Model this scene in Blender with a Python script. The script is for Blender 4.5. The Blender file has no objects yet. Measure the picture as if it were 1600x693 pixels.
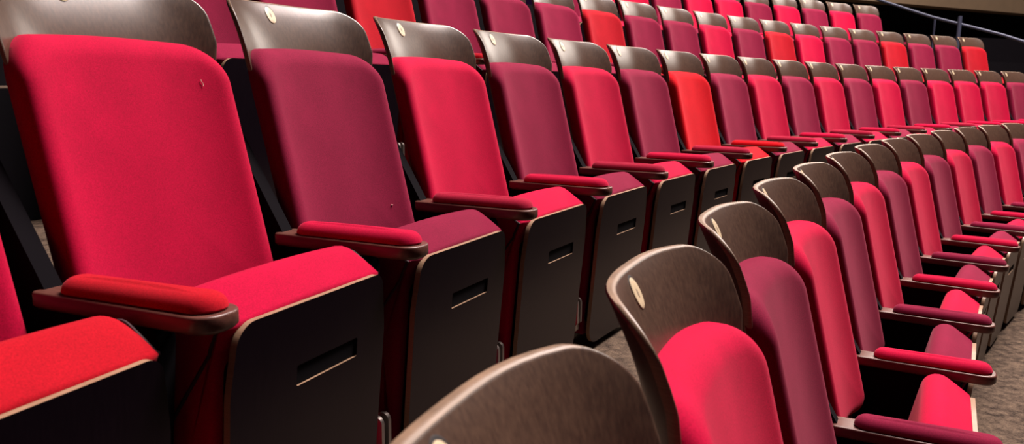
import bpy, bmesh, math, random
from mathutils import Vector, Matrix
random.seed(7)
scn = bpy.context.scene
COL = scn.collection
PI = math.pi

# ---------------------------------------------------------------- layout of the hall
F_PX, PITCH, ROLL, CAM_Z = 1257.75, -0.16902, 0.01103, 0.9063
CX, CY, R_MID = 14.3259, -5.1891, 16.3723      # centre and radius of the curved rows
SPACING, STEP, WIDE = 1.09832, 0.4380, 0.55     # row spacing, riser, seat pitch
ROWS = {'front': (-1, -1.18832), 'middle': (0, -1.18543), 'third': (1, -0.8656), 'fourth': (2, -0.609)}

def seat_spot(row, i):
    k, a0 = ROWS[row]
    R = R_MID + k*SPACING
    ph = a0 + i*WIDE/R
    return (CX + R*math.sin(ph), CY + R*math.cos(ph), k*STEP), -ph

# ---------------------------------------------------------------- materials
def new_mat(name):
    m = bpy.data.materials.new(name); m.use_nodes = True
    nt = m.node_tree; b = nt.nodes['Principled BSDF']
    return m, nt, b
def lin(c):
    return tuple(((v/255)/12.92 if v/255 <= .04045 else (((v/255)+.055)/1.055)**2.4) for v in c) + (1,)

def fabric(name, rgb):
    m, nt, b = new_mat(name); N = nt.nodes; L = nt.links
    tc = N.new('ShaderNodeTexCoord')
    n1 = N.new('ShaderNodeTexNoise'); n1.inputs['Scale'].default_value = 420; n1.inputs['Detail'].default_value = 3
    n2 = N.new('ShaderNodeTexNoise'); n2.inputs['Scale'].default_value = 14; n2.inputs['Detail'].default_value = 4
    L.new(tc.outputs['Object'], n1.inputs['Vector']); L.new(tc.outputs['Object'], n2.inputs['Vector'])
    r1 = N.new('ShaderNodeMapRange'); r1.inputs['From Min'].default_value=.3; r1.inputs['From Max'].default_value=.7
    r1.inputs['To Min'].default_value=.80; r1.inputs['To Max'].default_value=1.20
    L.new(n1.outputs['Fac'], r1.inputs['Value'])
    r2 = N.new('ShaderNodeMapRange'); r2.inputs['From Min'].default_value=.3; r2.inputs['From Max'].default_value=.7
    r2.inputs['To Min'].default_value=.94; r2.inputs['To Max'].default_value=1.06
    L.new(n2.outputs['Fac'], r2.inputs['Value'])
    oi = N.new('ShaderNodeObjectInfo')
    r3 = N.new('ShaderNodeMapRange'); r3.inputs['To Min'].default_value=.92; r3.inputs['To Max'].default_value=1.08
    L.new(oi.outputs['Random'], r3.inputs['Value'])
    m1 = N.new('ShaderNodeMath'); m1.operation='MULTIPLY'; L.new(r1.outputs[0], m1.inputs[0]); L.new(r2.outputs[0], m1.inputs[1])
    m2 = N.new('ShaderNodeMath'); m2.operation='MULTIPLY'; L.new(m1.outputs[0], m2.inputs[0]); L.new(r3.outputs[0], m2.inputs[1])
    sc = N.new('ShaderNodeVectorMath'); sc.operation='SCALE'; sc.inputs[0].default_value = lin(rgb)[:3]
    L.new(m2.outputs[0], sc.inputs['Scale']); L.new(sc.outputs[0], b.inputs['Base Color'])
    b.inputs['Roughness'].default_value = .88; b.inputs['Specular IOR Level'].default_value = .08
    b.inputs['Sheen Weight'].default_value = .09; b.inputs['Sheen Roughness'].default_value = .45
    b.inputs['Sheen Tint'].default_value = (1, .35, .42, 1)
    bp = N.new('ShaderNodeBump'); bp.inputs['Strength'].default_value = .25; bp.inputs['Distance'].default_value = .0006
    L.new(n1.outputs['Fac'], bp.inputs['Height']); L.new(bp.outputs[0], b.inputs['Normal'])
    return m

def wood(name, c1, c2, rough, stretch=(60, 60, 4), bump=.08, coat=0, spec=.5):
    m, nt, b = new_mat(name); N = nt.nodes; L = nt.links
    tc = N.new('ShaderNodeTexCoord'); mp = N.new('ShaderNodeMapping'); mp.inputs['Scale'].default_value = stretch
    n = N.new('ShaderNodeTexNoise'); n.inputs['Scale'].default_value = 3; n.inputs['Detail'].default_value = 8; n.inputs['Roughness'].default_value=.65
    L.new(tc.outputs['Object'], mp.inputs[0]); L.new(mp.outputs[0], n.inputs['Vector'])
    cr = N.new('ShaderNodeValToRGB'); cr.color_ramp.elements[0].position=.3; cr.color_ramp.elements[1].position=.7
    cr.color_ramp.elements[0].color = lin(c1); cr.color_ramp.elements[1].color = lin(c2)
    L.new(n.outputs['Fac'], cr.inputs[0]); L.new(cr.outputs[0], b.inputs['Base Color'])
    b.inputs['Roughness'].default_value = rough; b.inputs['Specular IOR Level'].default_value = spec
    if coat: b.inputs['Coat Weight'].default_value = coat; b.inputs['Coat Roughness'].default_value = .25
    bp = N.new('ShaderNodeBump'); bp.inputs['Strength'].default_value = bump; bp.inputs['Distance'].default_value=.001
    L.new(n.outputs['Fac'], bp.inputs['Height']); L.new(bp.outputs[0], b.inputs['Normal'])
    return m

def plain(name, rgb, rough, metal=0, noise=.0, scale=30):
    m, nt, b = new_mat(name); N = nt.nodes; L = nt.links
    tc = N.new('ShaderNodeTexCoord'); n = N.new('ShaderNodeTexNoise'); n.inputs['Scale'].default_value = scale
    L.new(tc.outputs['Object'], n.inputs['Vector'])
    r = N.new('ShaderNodeMapRange'); r.inputs['To Min'].default_value = 1-noise; r.inputs['To Max'].default_value = 1+noise
    L.new(n.outputs['Fac'], r.inputs['Value'])
    sc = N.new('ShaderNodeVectorMath'); sc.operation='SCALE'; sc.inputs[0].default_value = lin(rgb)[:3]
    L.new(r.outputs[0], sc.inputs['Scale']); L.new(sc.outputs[0], b.inputs['Base Color'])
    b.inputs['Roughness'].default_value = rough; b.inputs['Metallic'].default_value = metal
    return m

FAB = {'crimson': fabric('crimson_fabric', (158, 0, 46)),
       'maroon':  fabric('maroon_fabric',  (108, 14, 45)),
       'scarlet': fabric('scarlet_fabric', (176, 2, 18)), 'red': fabric('muted_red_fabric', (148, 8, 24)),
       'rose': fabric('rose_maroon_fabric', (136, 16, 44))}
SHELL = wood('shell_veneer', (52, 37, 30), (76, 57, 45), .33, spec=.5)
SHELL_EDGE = wood('shell_edge', (92, 72, 54), (128, 102, 80), .45, (8, 8, 300))
EDGE = wood('plywood_edge', (120, 95, 74), (150, 122, 98), .45, (8, 8, 300))
PANEL = wood('dark_panel_veneer', (8, 2, 9), (13, 5, 13), .30, spec=.32)
ARMW = wood('arm_wood', (70, 38, 34), (98, 62, 52), .36, (40, 4, 40), spec=.4)
BLACK = plain('black_steel', (22, 18, 20), .5, .0, .1)
DARKF = plain('dark_seam', (40, 6, 18), .8)
CHROME = plain('worn_steel', (150, 140, 135), .35, .9, .1)
PLATE = plain('ivory_plate', (184, 166, 136), .4, 0, .08, 200)
MARK = plain('engraved_digit', (120, 104, 86), .6)
RAILM = plain('painted_rail', (58, 62, 80), .45, .3, .05)
WALLM = plain('black_drape', (14, 11, 20), .95, 0, .3, 3)
LEDGE = plain('tan_fascia', (82, 66, 46), .8, 0, .15, 6)

def carpet():
    m, nt, b = new_mat('speckled_carpet'); N = nt.nodes; L = nt.links
    tc = N.new('ShaderNodeTexCoord')
    n = N.new('ShaderNodeTexNoise'); n.inputs['Scale'].default_value = 170; n.inputs['Detail'].default_value = 5; n.inputs['Roughness'].default_value=.8
    n2 = N.new('ShaderNodeTexNoise'); n2.inputs['Scale'].default_value = 28; n2.inputs['Detail'].default_value = 3
    L.new(tc.outputs['Object'], n.inputs['Vector']); L.new(tc.outputs['Object'], n2.inputs['Vector'])
    mx = N.new('ShaderNodeMix'); mx.data_type='FLOAT'; mx.inputs[0].default_value=.4
    L.new(n.outputs['Fac'], mx.inputs[2]); L.new(n2.outputs['Fac'], mx.inputs[3])
    cr = N.new('ShaderNodeValToRGB'); e = cr.color_ramp.elements
    e[0].position=.38; e[0].color = lin((24, 18, 17)); e[1].position=.62; e[1].color = lin((98, 83, 70))
    L.new(mx.outputs[0], cr.inputs[0]); L.new(cr.outputs[0], b.inputs['Base Color'])
    b.inputs['Roughness'].default_value = .95; b.inputs['Specular IOR Level'].default_value = .1
    bp = N.new('ShaderNodeBump'); bp.inputs['Strength'].default_value=.5; bp.inputs['Distance'].default_value=.003
    L.new(n.outputs['Fac'], bp.inputs['Height']); L.new(bp.outputs[0], b.inputs['Normal'])
    return m
CARPET = carpet()
RISER = plain('black_riser', (7, 5, 9), .95, 0, .2, 8)
RISER.node_tree.nodes['Principled BSDF'].inputs['Specular IOR Level'].default_value = .08

# ---------------------------------------------------------------- mesh helpers
def link(name, bm, mats, parent=None, smooth=True, angle=40):
    bmesh.ops.recalc_face_normals(bm, faces=bm.faces[:])
    me = bpy.data.meshes.new(name); bm.to_mesh(me); bm.free()
    for m in (mats if isinstance(mats, (list, tuple)) else [mats]): me.materials.append(m)
    if smooth:
        for p in me.polygons: p.use_smooth = True
        me.set_sharp_from_angle(angle=math.radians(angle))
    o = bpy.data.objects.new(name, me); COL.objects.link(o)
    if parent: o.parent = parent
    return o

def rings(bm, loops, close_start=True, close_end=True):
    """bridge closed loops of equal length; a 1-point loop is a pole"""
    vs = [[bm.verts.new(p) for p in lp] for lp in loops]
    for a, b in zip(vs[:-1], vs[1:]):
        if len(a) == 1 or len(b) == 1:
            big, tip = (b, a[0]) if len(a) == 1 else (a, b[0])
            for i in range(len(big)): bm.faces.new((big[i], big[(i+1) % len(big)], tip))
        else:
            n = len(a)
            for i in range(n): bm.faces.new((a[i], a[(i+1) % n], b[(i+1) % n], b[i]))
    if close_start and len(vs[0]) > 2: bm.faces.new(vs[0])
    if close_end and len(vs[-1]) > 2: bm.faces.new(vs[-1])
    return vs

def round_poly(pts, rad, seg=6):
    """2-D polygon with rounded corners; rad is one radius per corner"""
    out = []; n = len(pts)
    for i in range(n):
        p = Vector(pts[i]); a = Vector(pts[i-1]) - p; b = Vector(pts[(i+1) % n]) - p
        r = rad[i]
        if r <= 1e-6: out.append(tuple(p)); continue
        la, lb = a.length, b.length; a.normalize(); b.normalize()
        th = a.angle(b)/2; t = min(r/math.tan(th), la*.49, lb*.49); r = t*math.tan(th)
        c = p + (a+b).normalized()*(r/math.sin(th))
        s = p + a*t - c; e = p + b*t - c
        a0 = math.atan2(s.y, s.x); a1 = math.atan2(e.y, e.x); d = (a1-a0+PI) % (2*PI) - PI
        for k in range(seg+1):
            g = a0 + d*k/seg; out.append((c.x+r*math.cos(g), c.y+r*math.sin(g)))
    return out

def densify(pts, step):
    out = []; n = len(pts)
    for i in range(n):
        a = Vector(pts[i]); b = Vector(pts[(i+1) % n]); m = max(1, int(math.ceil((b-a).length/step)))
        for k in range(m): out.append(tuple(a + (b-a)*k/m))
    return out

def inset(pts, e):
    """shift every point of a counter-clockwise outline inwards by e"""
    n = len(pts); out = []
    ar = sum(pts[i][0]*pts[(i+1) % n][1]-pts[(i+1) % n][0]*pts[i][1] for i in range(n))
    sg = 1 if ar > 0 else -1
    for i in range(n):
        a = Vector(pts[i-1]); b = Vector(pts[(i+1) % n]); t = (b-a).normalized()
        out.append((pts[i][0] - sg*t.y*e, pts[i][1] + sg*t.x*e))
    return out

def pillow(bm, outline, T, r, fn, dome=0., under=0., seg=7, inner=8):
    """padded slab: outline (2-D), thickness T, edge radius r, fn(u, v, h) -> 3-D"""
    cx = sum(p[0] for p in outline)/len(outline); cy = sum(p[1] for p in outline)/len(outline)
    L = []
    for s in [k/5 for k in range(0, 6)]:
        q = inset(outline, under); L.append([fn(cx+(p[0]-cx)*s, cy+(p[1]-cy)*s, 0) for p in q] if s else [fn(cx, cy, 0)])
    if under: L.append([fn(p[0], p[1], under) for p in outline])
    L.append([fn(p[0], p[1], max(T-r, under+.001)) for p in outline])
    for k in range(1, seg+1):
        g = PI/2*k/seg; q = inset(outline, r*(1-math.cos(g)))
        L.append([fn(p[0], p[1], T-r+r*math.sin(g)) for p in q])
    q = inset(outline, r)
    for k in range(1, inner+1):
        s = 1-k/inner
        if s: L.append([fn(cx+(p[0]-cx)*s, cy+(p[1]-cy)*s, T+dome*(1-s*s)) for p in q])
        else: L.append([fn(cx, cy, T+dome)])
    rings(bm, L)

def extrude_profile(bm, prof, w0, w1, r, fn, seg=5, mid=6, wt=None):
    """loft a 2-D profile from x=w0 to x=w1 with rounded ends; fn(x, a, b) -> 3-D"""
    c = (sum(p[0] for p in prof)/len(prof), sum(p[1] for p in prof)/len(prof)); L = []
    def ring(x, e, s=1.):
        q = inset(prof, e) if e else prof
        if wt: q = [(p[0]+(o[0]-p[0])*wt(p), p[1]+(o[1]-p[1])*wt(p)) for p, o in zip(prof, q)]
        return [fn(x, c[0]+(p[0]-c[0])*s, c[1]+(p[1]-c[1])*s) for p in q]
    L.append([fn(w0, *c)])
    for s in (.35, .7): L.append(ring(w0, r, s))
    for k in range(seg+1):
        g = PI/2*k/seg; L.append(ring(w0+r*(1-math.cos(g)), r*(1-math.sin(g))))
    for k in range(1, mid): L.append(ring(w0+r+(w1-w0-2*r)*k/mid, 0))
    for k in range(seg, -1, -1):
        g = PI/2*k/seg; L.append(ring(w1-r*(1-math.cos(g)), r*(1-math.sin(g))))
    for s in (.7, .35): L.append(ring(w1, r, s))
    L.append([fn(w1, *c)])
    rings(bm, L)

def tube(bm, path, rad, n=10, caps=True):
    L = []; up = Vector((0, 0, 1))
    for i, p in enumerate(path):
        a = Vector(path[max(i-1, 0)]); b = Vector(path[min(i+1, len(path)-1)]); t = (b-a).normalized()
        s = t.cross(up); s = s.normalized() if s.length > 1e-4 else Vector((1, 0, 0)); u = s.cross(t)
        L.append([tuple(Vector(p) + s*rad*math.cos(2*PI*k/n) + u*rad*math.sin(2*PI*k/n)) for k in range(n)])
    rings(bm, L, caps, caps)

def box(bm, c, s, bev=0):
    g = bmesh.ops.create_cube(bm, size=1, matrix=Matrix.Translation(c) @ Matrix.Diagonal((s[0], s[1], s[2], 1)))
    if bev:
        es = list({e for v in g['verts'] for e in v.link_edges})
        bmesh.ops.bevel(bm, geom=es, offset=bev, segments=3, affect='EDGES', profile=.5)

def annot(o, label, cat, group=None):
    o['label'] = label; o['category'] = cat
    if group: o['group'] = group

# ---------------------------------------------------------------- the theatre seat
# local frame: x = to the right when facing the seat, y = backwards, z = up, origin on the floor under the seat
def shell_y(z):                       # front face of the wooden shell on the centre line
    return .160 + .255*(z-.96) + (1.2*(z-.96)**2 if z > .96 else 0)
def wing(x, w=.236, d=.074):          # sides of the shell curve forwards
    return d*min(abs(x)/w, 1.05)**3

def make_seat():
    root = bpy.data.objects.new('theatre_seat', None); COL.objects.link(root); root.empty_display_size = .1
    P = {}
    # wooden back shell
    W, T = .236, .015
    out = round_poly([(-W+.024, .30), (W-.024, .30), (W-.018, .90), (W, .985), (W, 1.098), (-W, 1.098), (-W, .985), (-W+.018, .90)], [.03, .03, .08, .08, .056, .056, .08, .08], 10)
    # gentle arch along the top
    out = densify(out, .03)
    out = [(x, z - (.004*(x/W)**2 if z > 1.0 else 0)) for x, z in out]
    bm = bmesh.new()
    def fs(x, z, h): return (x, shell_y(z) - wing(x) + T - h, z)
    pillow(bm, out, T, .005, fs, seg=3, inner=12, under=.004)
    bm.normal_update()
    for f in bm.faces:
        if abs(f.normal.y) < .55: f.material_index = 1
    P['back_shell'] = link('back_shell', bm, [SHELL, SHELL_EDGE], root, angle=60)
    # back cushion
    Wc = .233
    out = densify(round_poly([(-Wc+.004, .44), (Wc-.004, .44), (Wc-.004, .986), (-Wc+.004, .986)], [.055, .055, .072, .072], 10), .025)
    out = [(x, z - (.012*(x/Wc)**2 if z > .9 else 0)) for x, z in out]
    bm = bmesh.new()
    def fc(x, z, h):
        return (x, shell_y(z) - wing(x, .236, .060) + .002 - h, z)
    pillow(bm, out, .064, .042, fc, dome=.006, seg=10, inner=12)
    P['back_cushion'] = link('back_cushion', bm, FAB['crimson'], root, angle=80)
    # number plate near the top left; offset black disc paints its recess's shade
    px, pz = -.040, 1.067
    def disc(bm, rx, rz, off, x0, z0, t):
        n = 28; L = []
        for s, h in ((0, 0), (1, 0), (1, t*.6), (.94, t), (.5, t), (0, t)):
            L.append([(x0+rx*s*math.cos(2*PI*k/n), shell_y(z0+rz*s*math.sin(2*PI*k/n))-wing(x0+rx*s*math.cos(2*PI*k/n))-off-h, z0+rz*s*math.sin(2*PI*k/n)) for k in range(n)] if s else
                     [(x0, shell_y(z0)-wing(x0)-off-h, z0)])
        rings(bm, L)
    bm = bmesh.new(); disc(bm, .0152, .0200, .0004, px, pz, .0016)
    plate = link('number_plate', bm, PLATE, root, angle=30); P['number_plate'] = plate
    bm = bmesh.new(); disc(bm, .0168, .0218, -.0004, px+.0012, pz+.0014, .0010)
    link('plate_recess', bm, BLACK, plate, angle=30)
    bm = bmesh.new(); disc(bm, .0026, .0060, .0019, px, pz, .0004)
    link('engraved_digit', bm, MARK, plate, angle=30)
    # tipped-up seat cushion
    prof = round_poly([(-.3165, .541), (-.208, .617), (-.150, .34), (-.165, .08), (-.258, .06), (-.297, .500)], [.010, .040, .08, .05, .01, .02], 7)
    prof = densify(prof, .03)
    x0, x1 = -.205, .222
    bm = bmesh.new()
    extrude_profile(bm, prof, x0, x1, .034, lambda x, a, b: (x, a, b + .006*(1-((x-.0085)/.21)**2) if b > .5 else b), seg=7, wt=lambda p: max(.45, min(1, (p[0]+.31)/.07)))
    cush = link('seat_cushion', bm, FAB['crimson'], root, angle=60); P['seat_cushion'] = cush
    bm = bmesh.new()                                              # seam round the side of the cushion
    sp = inset(round_poly([(-.3165, .541), (-.208, .617), (-.150, .34), (-.165, .08), (-.258, .06), (-.297, .500)], [.010, .040, .08, .05, .01, .02], 7), .014)
    for xx in (x0-.0005, x1+.0005):
        bm = bmesh.new()
        pth = [(xx, a, b) for a, b in sp if b > .12]
        k0 = max(range(len(pth)), key=lambda i: -pth[i][1] + pth[i][2]*.1)
        pth = pth[k0:] + pth[:k0]
        tube(bm, densify3(pth, .03), .0030, 6)
        link('side_seam', bm, DARKF, cush)
    # black pan and plug behind the panel, painting the hand slot's shade
    bm = bmesh.new()
    def py(z): return -.3245 + (.542-z)*.085
    L = round_poly([(-.190, .485), (-.190, .11), (.205, .11), (.205, .485)], [.02]*4, 4)
    rings(bm, [[(a, py(b)+.021, b) for a, b in L], [(a, py(b)+.025, b) for a, b in L]])
    Lh = [(-.0448, .3962), (.1298, .3962), (.1298, .4328), (-.0448, .4328)]
    rings(bm, [[(a, py(b)+.0045, b) for a, b in Lh], [(a, py(b)+.022, b) for a, b in Lh]])
    P['seat_pan'] = link('seat_pan', bm, RISER, root, False)
    # dark plywood panel with a hand slot
    outl = round_poly([(-.186, .543), (.206, .543), (.222, .430), (.216, .030), (-.196, .030), (-.202, .430)], [.042, .030, .2, .070, .070, .2], 8)
    hole = round_poly([(-.045, .396), (.130, .396), (.130, .433), (-.045, .433)], [.004]*4, 3)
    bm = bmesh.new(); es = []
    for lp in (outl, hole):
        vs = [bm.verts.new((a, 0, b)) for a, b in lp]
        es += [bm.edges.new((vs[i], vs[(i+1) % len(vs)])) for i in range(len(vs))]
    bmesh.ops.triangle_fill(bm, use_beauty=True, use_dissolve=False, edges=es)
    ff = bm.faces[:]
    g = bmesh.ops.extrude_face_region(bm, geom=ff)
    for v in [v for v in g['geom'] if isinstance(v, bmesh.types.BMVert)]: v.co.y += .0125
    bm.normal_update()
    for f in bm.faces:
        c = f.calc_center_median(); inner = -.05 < c.x < .135 and .39 < c.z < .44
        if abs(f.normal.y) < .5 and (not inner or c.z < .3975): f.material_index = 1  # pale ply on the slot's lower edge alone, painting light that falls there
    for v in bm.verts: v.co.y += py(v.co.z)
    P['seat_panel'] = link('seat_panel', bm, [PANEL, EDGE], root, angle=30)
    # armrest at the right-hand side: wood, pad, black standard
    ax = WIDE/2 + .005
    bm = bmesh.new()
    ow = densify(round_poly([(ax-.043, -.374), (ax+.043, -.374), (ax+.033, -.022), (ax-.033, -.022)], [.034, .034, .010, .010], 7), .03)
    def fa(x, y, h): return (x, y, .562 + h)
    pillow(bm, ow, .027, .004, fa, seg=3, inner=3, under=.006)
    arm = link('armrest', bm, ARMW, root, angle=50); P['armrest'] = arm
    bm = bmesh.new()
    op = densify(round_poly([(ax-.035, -.364), (ax+.035, -.364), (ax+.031, -.068), (ax-.031, -.068)], [.034, .034, .030, .030], 8), .02)
    pillow(bm, op, .025, .024, lambda x, y, h: (x, y, .5895 + h), dome=.003, seg=9, inner=4, under=.003)
    P['arm_pad'] = link('arm_pad', bm, FAB['crimson'], arm, angle=80)
    bm = bmesh.new()
    ps = round_poly([(-.262, .562), (-.050, .562), (.095, .80), (.150, .80), (.060, .30), (.03, .012), (-.20, .012), (-.235, .30)], [.03, .03, .03, .03, .2, .01, .01, .10], 6)  # full depth and upright added to stop red bounce and darken the gaps
    L = [[(x, a, b) for a, b in ps] for x in (ax-.016, ax+.016)]
    rings(bm, L)
    box(bm, (ax, -.09, .008), (.075, .26, .016), .004)
    P['standard'] = link('standard', bm, RISER, root, angle=30)
    # two rounded steel stops low down beside the seat
    bm = bmesh.new()
    for dx in (-.012, .014):
        prof2 = [(-.262 + .016*math.cos(g), .196 + .016*math.sin(g)) for g in [PI*k/10 for k in range(11)]]
        prof2 = [(-.246, .100)] + prof2 + [(-.278, .13)]
        rings(bm, [[(ax+dx-.005, a, b) for a, b in prof2], [(ax+dx+.005, a, b) for a, b in prof2]])
    box(bm, (ax, -.19, .115), (.030, .16, .03), .004)
    P['seat_stop'] = link('seat_stop', bm, CHROME, root, angle=35)
    return root

def densify3(pts, step):
    out = []
    for a, b in zip(pts[:-1], pts[1:]):
        a = Vector(a); b = Vector(b); m = max(1, int(math.ceil((b-a).length/step)))
        for k in range(m): out.append(tuple(a + (b-a)*k/m))
    out.append(tuple(pts[-1])); return out

TINTED = {'back_cushion': 0, 'seat_cushion': 1, 'arm_pad': 2}
def tint(o, colours):
    base = o.name.split('.')[0]
    if base in TINTED:
        o.material_slots[0].link = 'OBJECT'
        o.material_slots[0].material = FAB[colours[TINTED[base]]]

def copy_seat(src):
    r = src.copy(); COL.objects.link(r)
    for ch in list(src.children):
        c = ch.copy(); COL.objects.link(c); c.parent = r
        for g in list(ch.children):
            d = g.copy(); COL.objects.link(d); d.parent = c
    return r

proto = make_seat(); used = [False]
def place(row, i, colours, label, group):
    if used[0]: o = copy_seat(proto)
    else: o = proto; used[0] = True
    (x, y, z), rz = seat_spot(row, i)
    o.location = (x, y, z); o.rotation_euler = (0, 0, rz)
    if isinstance(colours, str): colours = (colours,)*3
    if row == 'middle' and colours[2] == 'maroon': colours = (colours[0], colours[1], 'rose')   # lighter maroon on these pads paints in the light they catch
    for ch in o.children:
        tint(ch, colours)
        for g in ch.children: tint(g, colours)
    annot(o, label, 'theatre seat', group)
    return o

C_, M_, S_, R_ = 'crimson', 'maroon', 'scarlet', 'red'
MID = [  # (index, colours, label)
 (-1, M_, None),
 (0, (C_, R_, R_), 'seat cut off by the left edge of the photo, with orange-red cushion and armrest pad'),
 (1, C_, 'largest crimson theatre seat, whole seat nearest the left of the photo'),
 (2, M_, 'large maroon theatre seat right beside the largest crimson one'),
 (3, C_, 'crimson theatre seat between the two biggest maroon ones in the middle row'),
 (4, M_, 'second maroon theatre seat from the left in the middle row'),
 (5, C_, 'third complete crimson theatre seat from the left in the middle row'),
 (6, M_, 'maroon theatre seat touching the left side of the bright scarlet one in the middle row'),
 (7, S_, 'the only bright scarlet theatre seat of the long middle row'),
 (8, M_, 'maroon theatre seat touching the right side of the bright scarlet one in the middle row'),
 (9, C_, 'crimson theatre seat second to the right of the scarlet one in the middle row'),
 (10, M_, 'maroon theatre seat third to the right of the scarlet one in the middle row'),
 (11, C_, 'crimson theatre seat fourth to the right of the scarlet one in the middle row'),
 (12, M_, 'maroon theatre seat fifth to the right of the scarlet one in the middle row'),
 (13, C_, 'crimson theatre seat sixth to the right of the scarlet one in the middle row'),
 (14, M_, 'maroon theatre seat between two crimson ones, fifth from the right edge in the middle row'),
 (15, C_, 'left one of three crimson seats in a run near the middle row end'),
 (16, C_, 'middle one of three crimson seats in a run near the middle row end'),
 (17, C_, 'right one of three crimson seats in a run near the middle row end'),
 (18, M_, 'maroon theatre seat at the right edge of the photo, furthest visible of the middle row'),
]
FRONT = [
 (0, C_, 'nearest seat back at bottom centre, only its curved brown shell showing'),
 (1, C_, 'crimson theatre seat with tall brown shell, nearest red cushion of the lower right row'),
 (2, M_, 'first and nearest maroon theatre seat of the lower right row'),
 (3, C_, 'second crimson theatre seat of the lower right row, its whole tipped cushion in view'),
 (4, M_, 'second nearest maroon theatre seat of the lower right row'),
 (5, C_, 'third nearest crimson theatre seat of the lower right row'),
 (6, M_, 'third nearest maroon theatre seat of the lower right row'),
 (7, C_, 'fourth nearest crimson theatre seat of the lower right row'),
 (8, M_, 'fourth nearest maroon theatre seat of the lower right row'),
 (9, C_, 'fifth nearest crimson theatre seat of the lower right row'),
 (10, M_, 'maroon seat third from the right edge of the photo in the lower row'),
 (11, C_, 'crimson seat second from the right edge of the photo in the lower row'),
 (12, M_, 'maroon seat cut off by the right edge of the photo in the lower row'),
]
THIRD = [
 (-7, M_, 'dark seat seen between the two biggest brown shells, just behind the middle row'),
 (-6, M_, 'maroon seat behind the big maroon one, its shell above the frame'),
 (-5, R_, 'scarlet seat at the top edge left of centre, directly above the big maroon seat'),
 (-4, M_, 'left one of three maroon seats between the two scarlet ones along the top edge'),
 (-3, M_, 'middle one of three maroon seats between the two scarlet ones along the top edge'),
 (-2, M_, 'right one of three maroon seats between the two scarlet ones along the top edge'),
 (-1, R_, 'only scarlet seat touching the top edge right of centre'),
 (0, M_, 'maroon seat directly right of the scarlet one that touches the top edge'),
 (1, M_, 'maroon seat directly left of the crimson one, above the scarlet middle-row seat'),
 (2, C_, 'crimson seat in the row behind, right of a pair of maroon ones'),
 (3, M_, 'maroon seat in the row behind, between crimson and scarlet ones'),
 (4, R_, 'scarlet seat in the middle of the row behind, left of a crimson one'),
 (5, C_, 'crimson seat in the row behind, directly right of its middle scarlet one'),
 (6, M_, 'maroon seat in the row behind, between a crimson one and a dark crimson one'),
 (7, M_, 'dark crimson seat directly left of the second-last scarlet one in the row behind'),
 (8, R_, 'scarlet seat fourth from the aisle end of the row behind'),
 (9, M_, 'maroon seat third from the aisle end of the row behind, beside a scarlet one'),
 (10, M_, 'maroon seat second from the aisle end, beside the last scarlet one'),
 (11, R_, 'last seat at the aisle end of the row behind, scarlet with a pale number plate'),
]
FOURTH = [
 (-8, M_, 'leftmost seat of the topmost row, a thin maroon strip between shells'),
 (-7, C_, 'thin crimson strip of a seat, second from the left in the topmost row'),
 (-6, C_, 'thin crimson strip of a seat, third from the left in the topmost row'),
 (-5, M_, 'maroon seat of the topmost row just left of a pair of crimson ones'),
 (-4, C_, 'left one of the crimson pair in the topmost row'),
 (-3, C_, 'right one of the crimson pair in the topmost row'),
 (-2, M_, 'maroon seat of the topmost row directly right of the crimson pair'),
 (-1, C_, 'crimson seat of the topmost row, fourth from its aisle end'),
 (0, M_, 'maroon seat of the topmost row, third from its aisle end'),
 (1, C_, 'crimson seat of the topmost row, second from its aisle end'),
 (2, M_, 'last maroon seat at the aisle end of the topmost row, under the handrail'),
]
for row, lst, grp in (('middle', MID, 'theatre seats of the long middle row'), ('front', FRONT, 'theatre seats of the lower right row'),
                      ('third', THIRD, 'theatre seats of the row behind the middle one'), ('fourth', FOURTH, 'theatre seats of the topmost row')):
    for i, c, lb in lst:
        if lb: place(row, i, c, lb, grp)

# ---------------------------------------------------------------- specks caught on two of the backs
LINT = plain('pale_lint', (226, 190, 176), .9)
def on_back(i, x, z):
    (X, Y, Z), rz = seat_spot('middle', i)
    y = shell_y(z) - wing(x, .236, .060) + .002 - .0680
    return Matrix.Translation((X, Y, Z)) @ Matrix.Rotation(rz, 4, 'Z') @ Vector((x, y, z))
p = [on_back(1, .153, .909), on_back(1, .1535, .905), on_back(1, .156, .901), on_back(1, .1555, .896)]
bm = bmesh.new(); tube(bm, [tuple(q - p[0]) for q in p], .0007, 6)
o = link('lint_thread', bm, LINT); o.location = p[0]
annot(o, 'tiny pale thread clinging to the upper right of the largest crimson seat back', 'thread')
bm = bmesh.new(); bmesh.ops.create_icosphere(bm, subdivisions=2, radius=.0022)
for v in bm.verts: v.co.z *= .6; v.co.x *= 1.3
o = link('crumb', bm, LINT); o.location = on_back(2, .152, .590)
annot(o, 'tiny pale crumb on the lower right of the big maroon seat back', 'crumb')

# ---------------------------------------------------------------- stepped floor
def arc_strip(R, z, a0, a1, n): return [(CX+R*math.sin(a0+(a1-a0)*k/n), CY+R*math.cos(a0+(a1-a0)*k/n), z) for k in range(n+1)]
prof = []
for k in range(-4, 5):
    r0 = R_MID + k*SPACING - .80
    prof += [(r0, (k-1)*STEP), (r0, k*STEP)]
prof.append((R_MID + 5*SPACING, 4*STEP)); prof.insert(0, (R_MID - 6*SPACING, -5*STEP))
bm = bmesh.new(); n = 90; grid = []
for R, z in prof: grid.append([bm.verts.new(p) for p in arc_strip(R, z, -1.75, -.02, n)])
for a, b in zip(grid[:-1], grid[1:]):
    for k in range(n): bm.faces.new((a[k], a[k+1], b[k+1], b[k]))
bm.normal_update()
for f in bm.faces:
    if abs(f.normal.z) < .5: f.material_index = 1
fl = link('floor', bm, [CARPET, RISER], None, False); fl['kind'] = 'structure'

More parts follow.
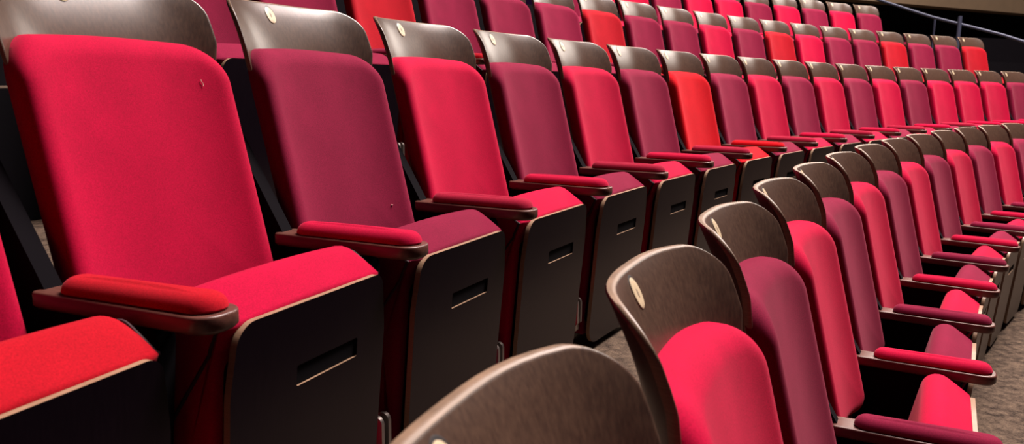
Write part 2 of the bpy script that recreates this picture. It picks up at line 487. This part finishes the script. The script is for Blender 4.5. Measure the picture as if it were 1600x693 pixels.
# ---------------------------------------------------------------- far right: dark drape wall, tan ledge, handrail
cp, sp_, cr_, sr_ = math.cos(PITCH), math.sin(PITCH), math.cos(ROLL), math.sin(ROLL)
def wall_box(name, p0, p1, z0, z1, th, m):
    a = Vector((p0[0], p0[1], 0)); b = Vector((p1[0], p1[1], 0)); d = (b-a).normalized(); nrm = Vector((-d.y, d.x, 0))*th
    bm = bmesh.new()
    lo = [a, b, b+nrm, a+nrm]
    rings(bm, [[(v.x, v.y, z0) for v in lo], [(v.x, v.y, z1) for v in lo]])
    o = link(name, bm, m, None, False); o['kind'] = 'structure'; return o
wall_box('wall_back', (1.5, 10.98), (15.0, 18.08), -2.2, 5.0, .3, RISER)
wall_box('trim_1', (2.6, 11.02), (13.5, 16.75), 2.20, 2.95, .30, LEDGE)

rail = bpy.data.objects.new('handrail', None); COL.objects.link(rail)
rail.location = (5.93, 11.02, 2*STEP)
off = rail.location.copy()
bm = bmesh.new()
pts = [(4.85, 12.60, 2.44), (5.071, 12.310, 2.303), (5.258, 11.982, 2.163), (5.551, 11.650, 1.997), (5.745, 11.374, 1.877), (5.938, 11.104, 1.779),
       (6.098, 10.891, 1.700), (6.300, 10.669, 1.608), (6.462, 10.451, 1.511), (6.678, 10.014, 1.331), (6.85, 9.65, 1.19)]
tube(bm, [tuple(Vector(p)-off) for p in pts], .019, 12)
link('rail_tube', bm, RAILM, rail)
for (x, y, zt, w) in ((5.935, 11.03, 1.867, .026), (5.79, 11.40, 1.86, .014)):
    bm = bmesh.new()
    z0 = 2*STEP if y < 11.2 else 2*STEP
    tube(bm, [tuple(Vector((x, y, z0 + (zt-z0)*k/4))-off) for k in range(5)], w, 12)
    box(bm, tuple(Vector((x, y, z0+.006))-off), (.11, .11, .012), .002)
    link('post', bm, RAILM, rail)
annot(rail, 'grey-blue metal handrail on posts sloping down past the ends of the upper rows', 'handrail')

# ---------------------------------------------------------------- light
def area(name, loc, target, size, power, colour):
    d = bpy.data.lights.new(name, 'AREA'); d.shape = 'RECTANGLE'; d.size, d.size_y = size; d.energy = power; d.color = colour
    o = bpy.data.objects.new(name, d); COL.objects.link(o); o.location = loc
    o.rotation_euler = (Vector(target)-Vector(loc)).to_track_quat('-Z', 'Y').to_euler(); return o
area('house_light', (7.0, 5.8, 14.0), (2.5, 4.5, 0), (4, 4), 5600, (1, .86, .80))
area('house_light', (2.1, 4.0, 9.0), (1.0, 2.6, 0), (3, 3), 950, (1, .84, .80))
area('house_light', (5.4, 7.8, 9.0), (4.6, 7.2, 0), (3, 3), 1100, (1, .84, .80))
area('house_light', (6.6, 11.7, 5.2), (1.0, 3.5, .6), (5, 2.2), 450, (1, .88, .78))
w = bpy.data.worlds.new('hall'); scn.world = w; w.use_nodes = True
w.node_tree.nodes['Background'].inputs[0].default_value = (.26, .06, .36, 1)
w.node_tree.nodes['Background'].inputs[1].default_value = .045

# ---------------------------------------------------------------- camera
cam = bpy.data.cameras.new('camera'); co = bpy.data.objects.new('camera', cam); COL.objects.link(co)
cam.sensor_width = 36; cam.lens = F_PX/1600*36; cam.clip_start = .02
cp, sp, cr, sr = math.cos(PITCH), math.sin(PITCH), math.cos(ROLL), math.sin(ROLL)
fwd = Vector((0, cp, sp)); up0 = Vector((0, -sp, cp)); r0 = Vector((1, 0, 0))
rt = r0*cr + up0*sr; up = up0*cr - r0*sr
M = Matrix((rt, up, -fwd)).transposed().to_4x4(); M.translation = (0, 0, CAM_Z)
co.matrix_world = M
cam.dof.use_dof = True; cam.dof.focus_distance = 2.3; cam.dof.aperture_fstop = 8
scn.camera = co
scn.view_settings.view_transform = 'Standard'; scn.view_settings.look = 'None'
scn.view_settings.gamma = 1; scn.view_settings.use_curve_mapping = False; scn.view_settings.exposure = -0.2
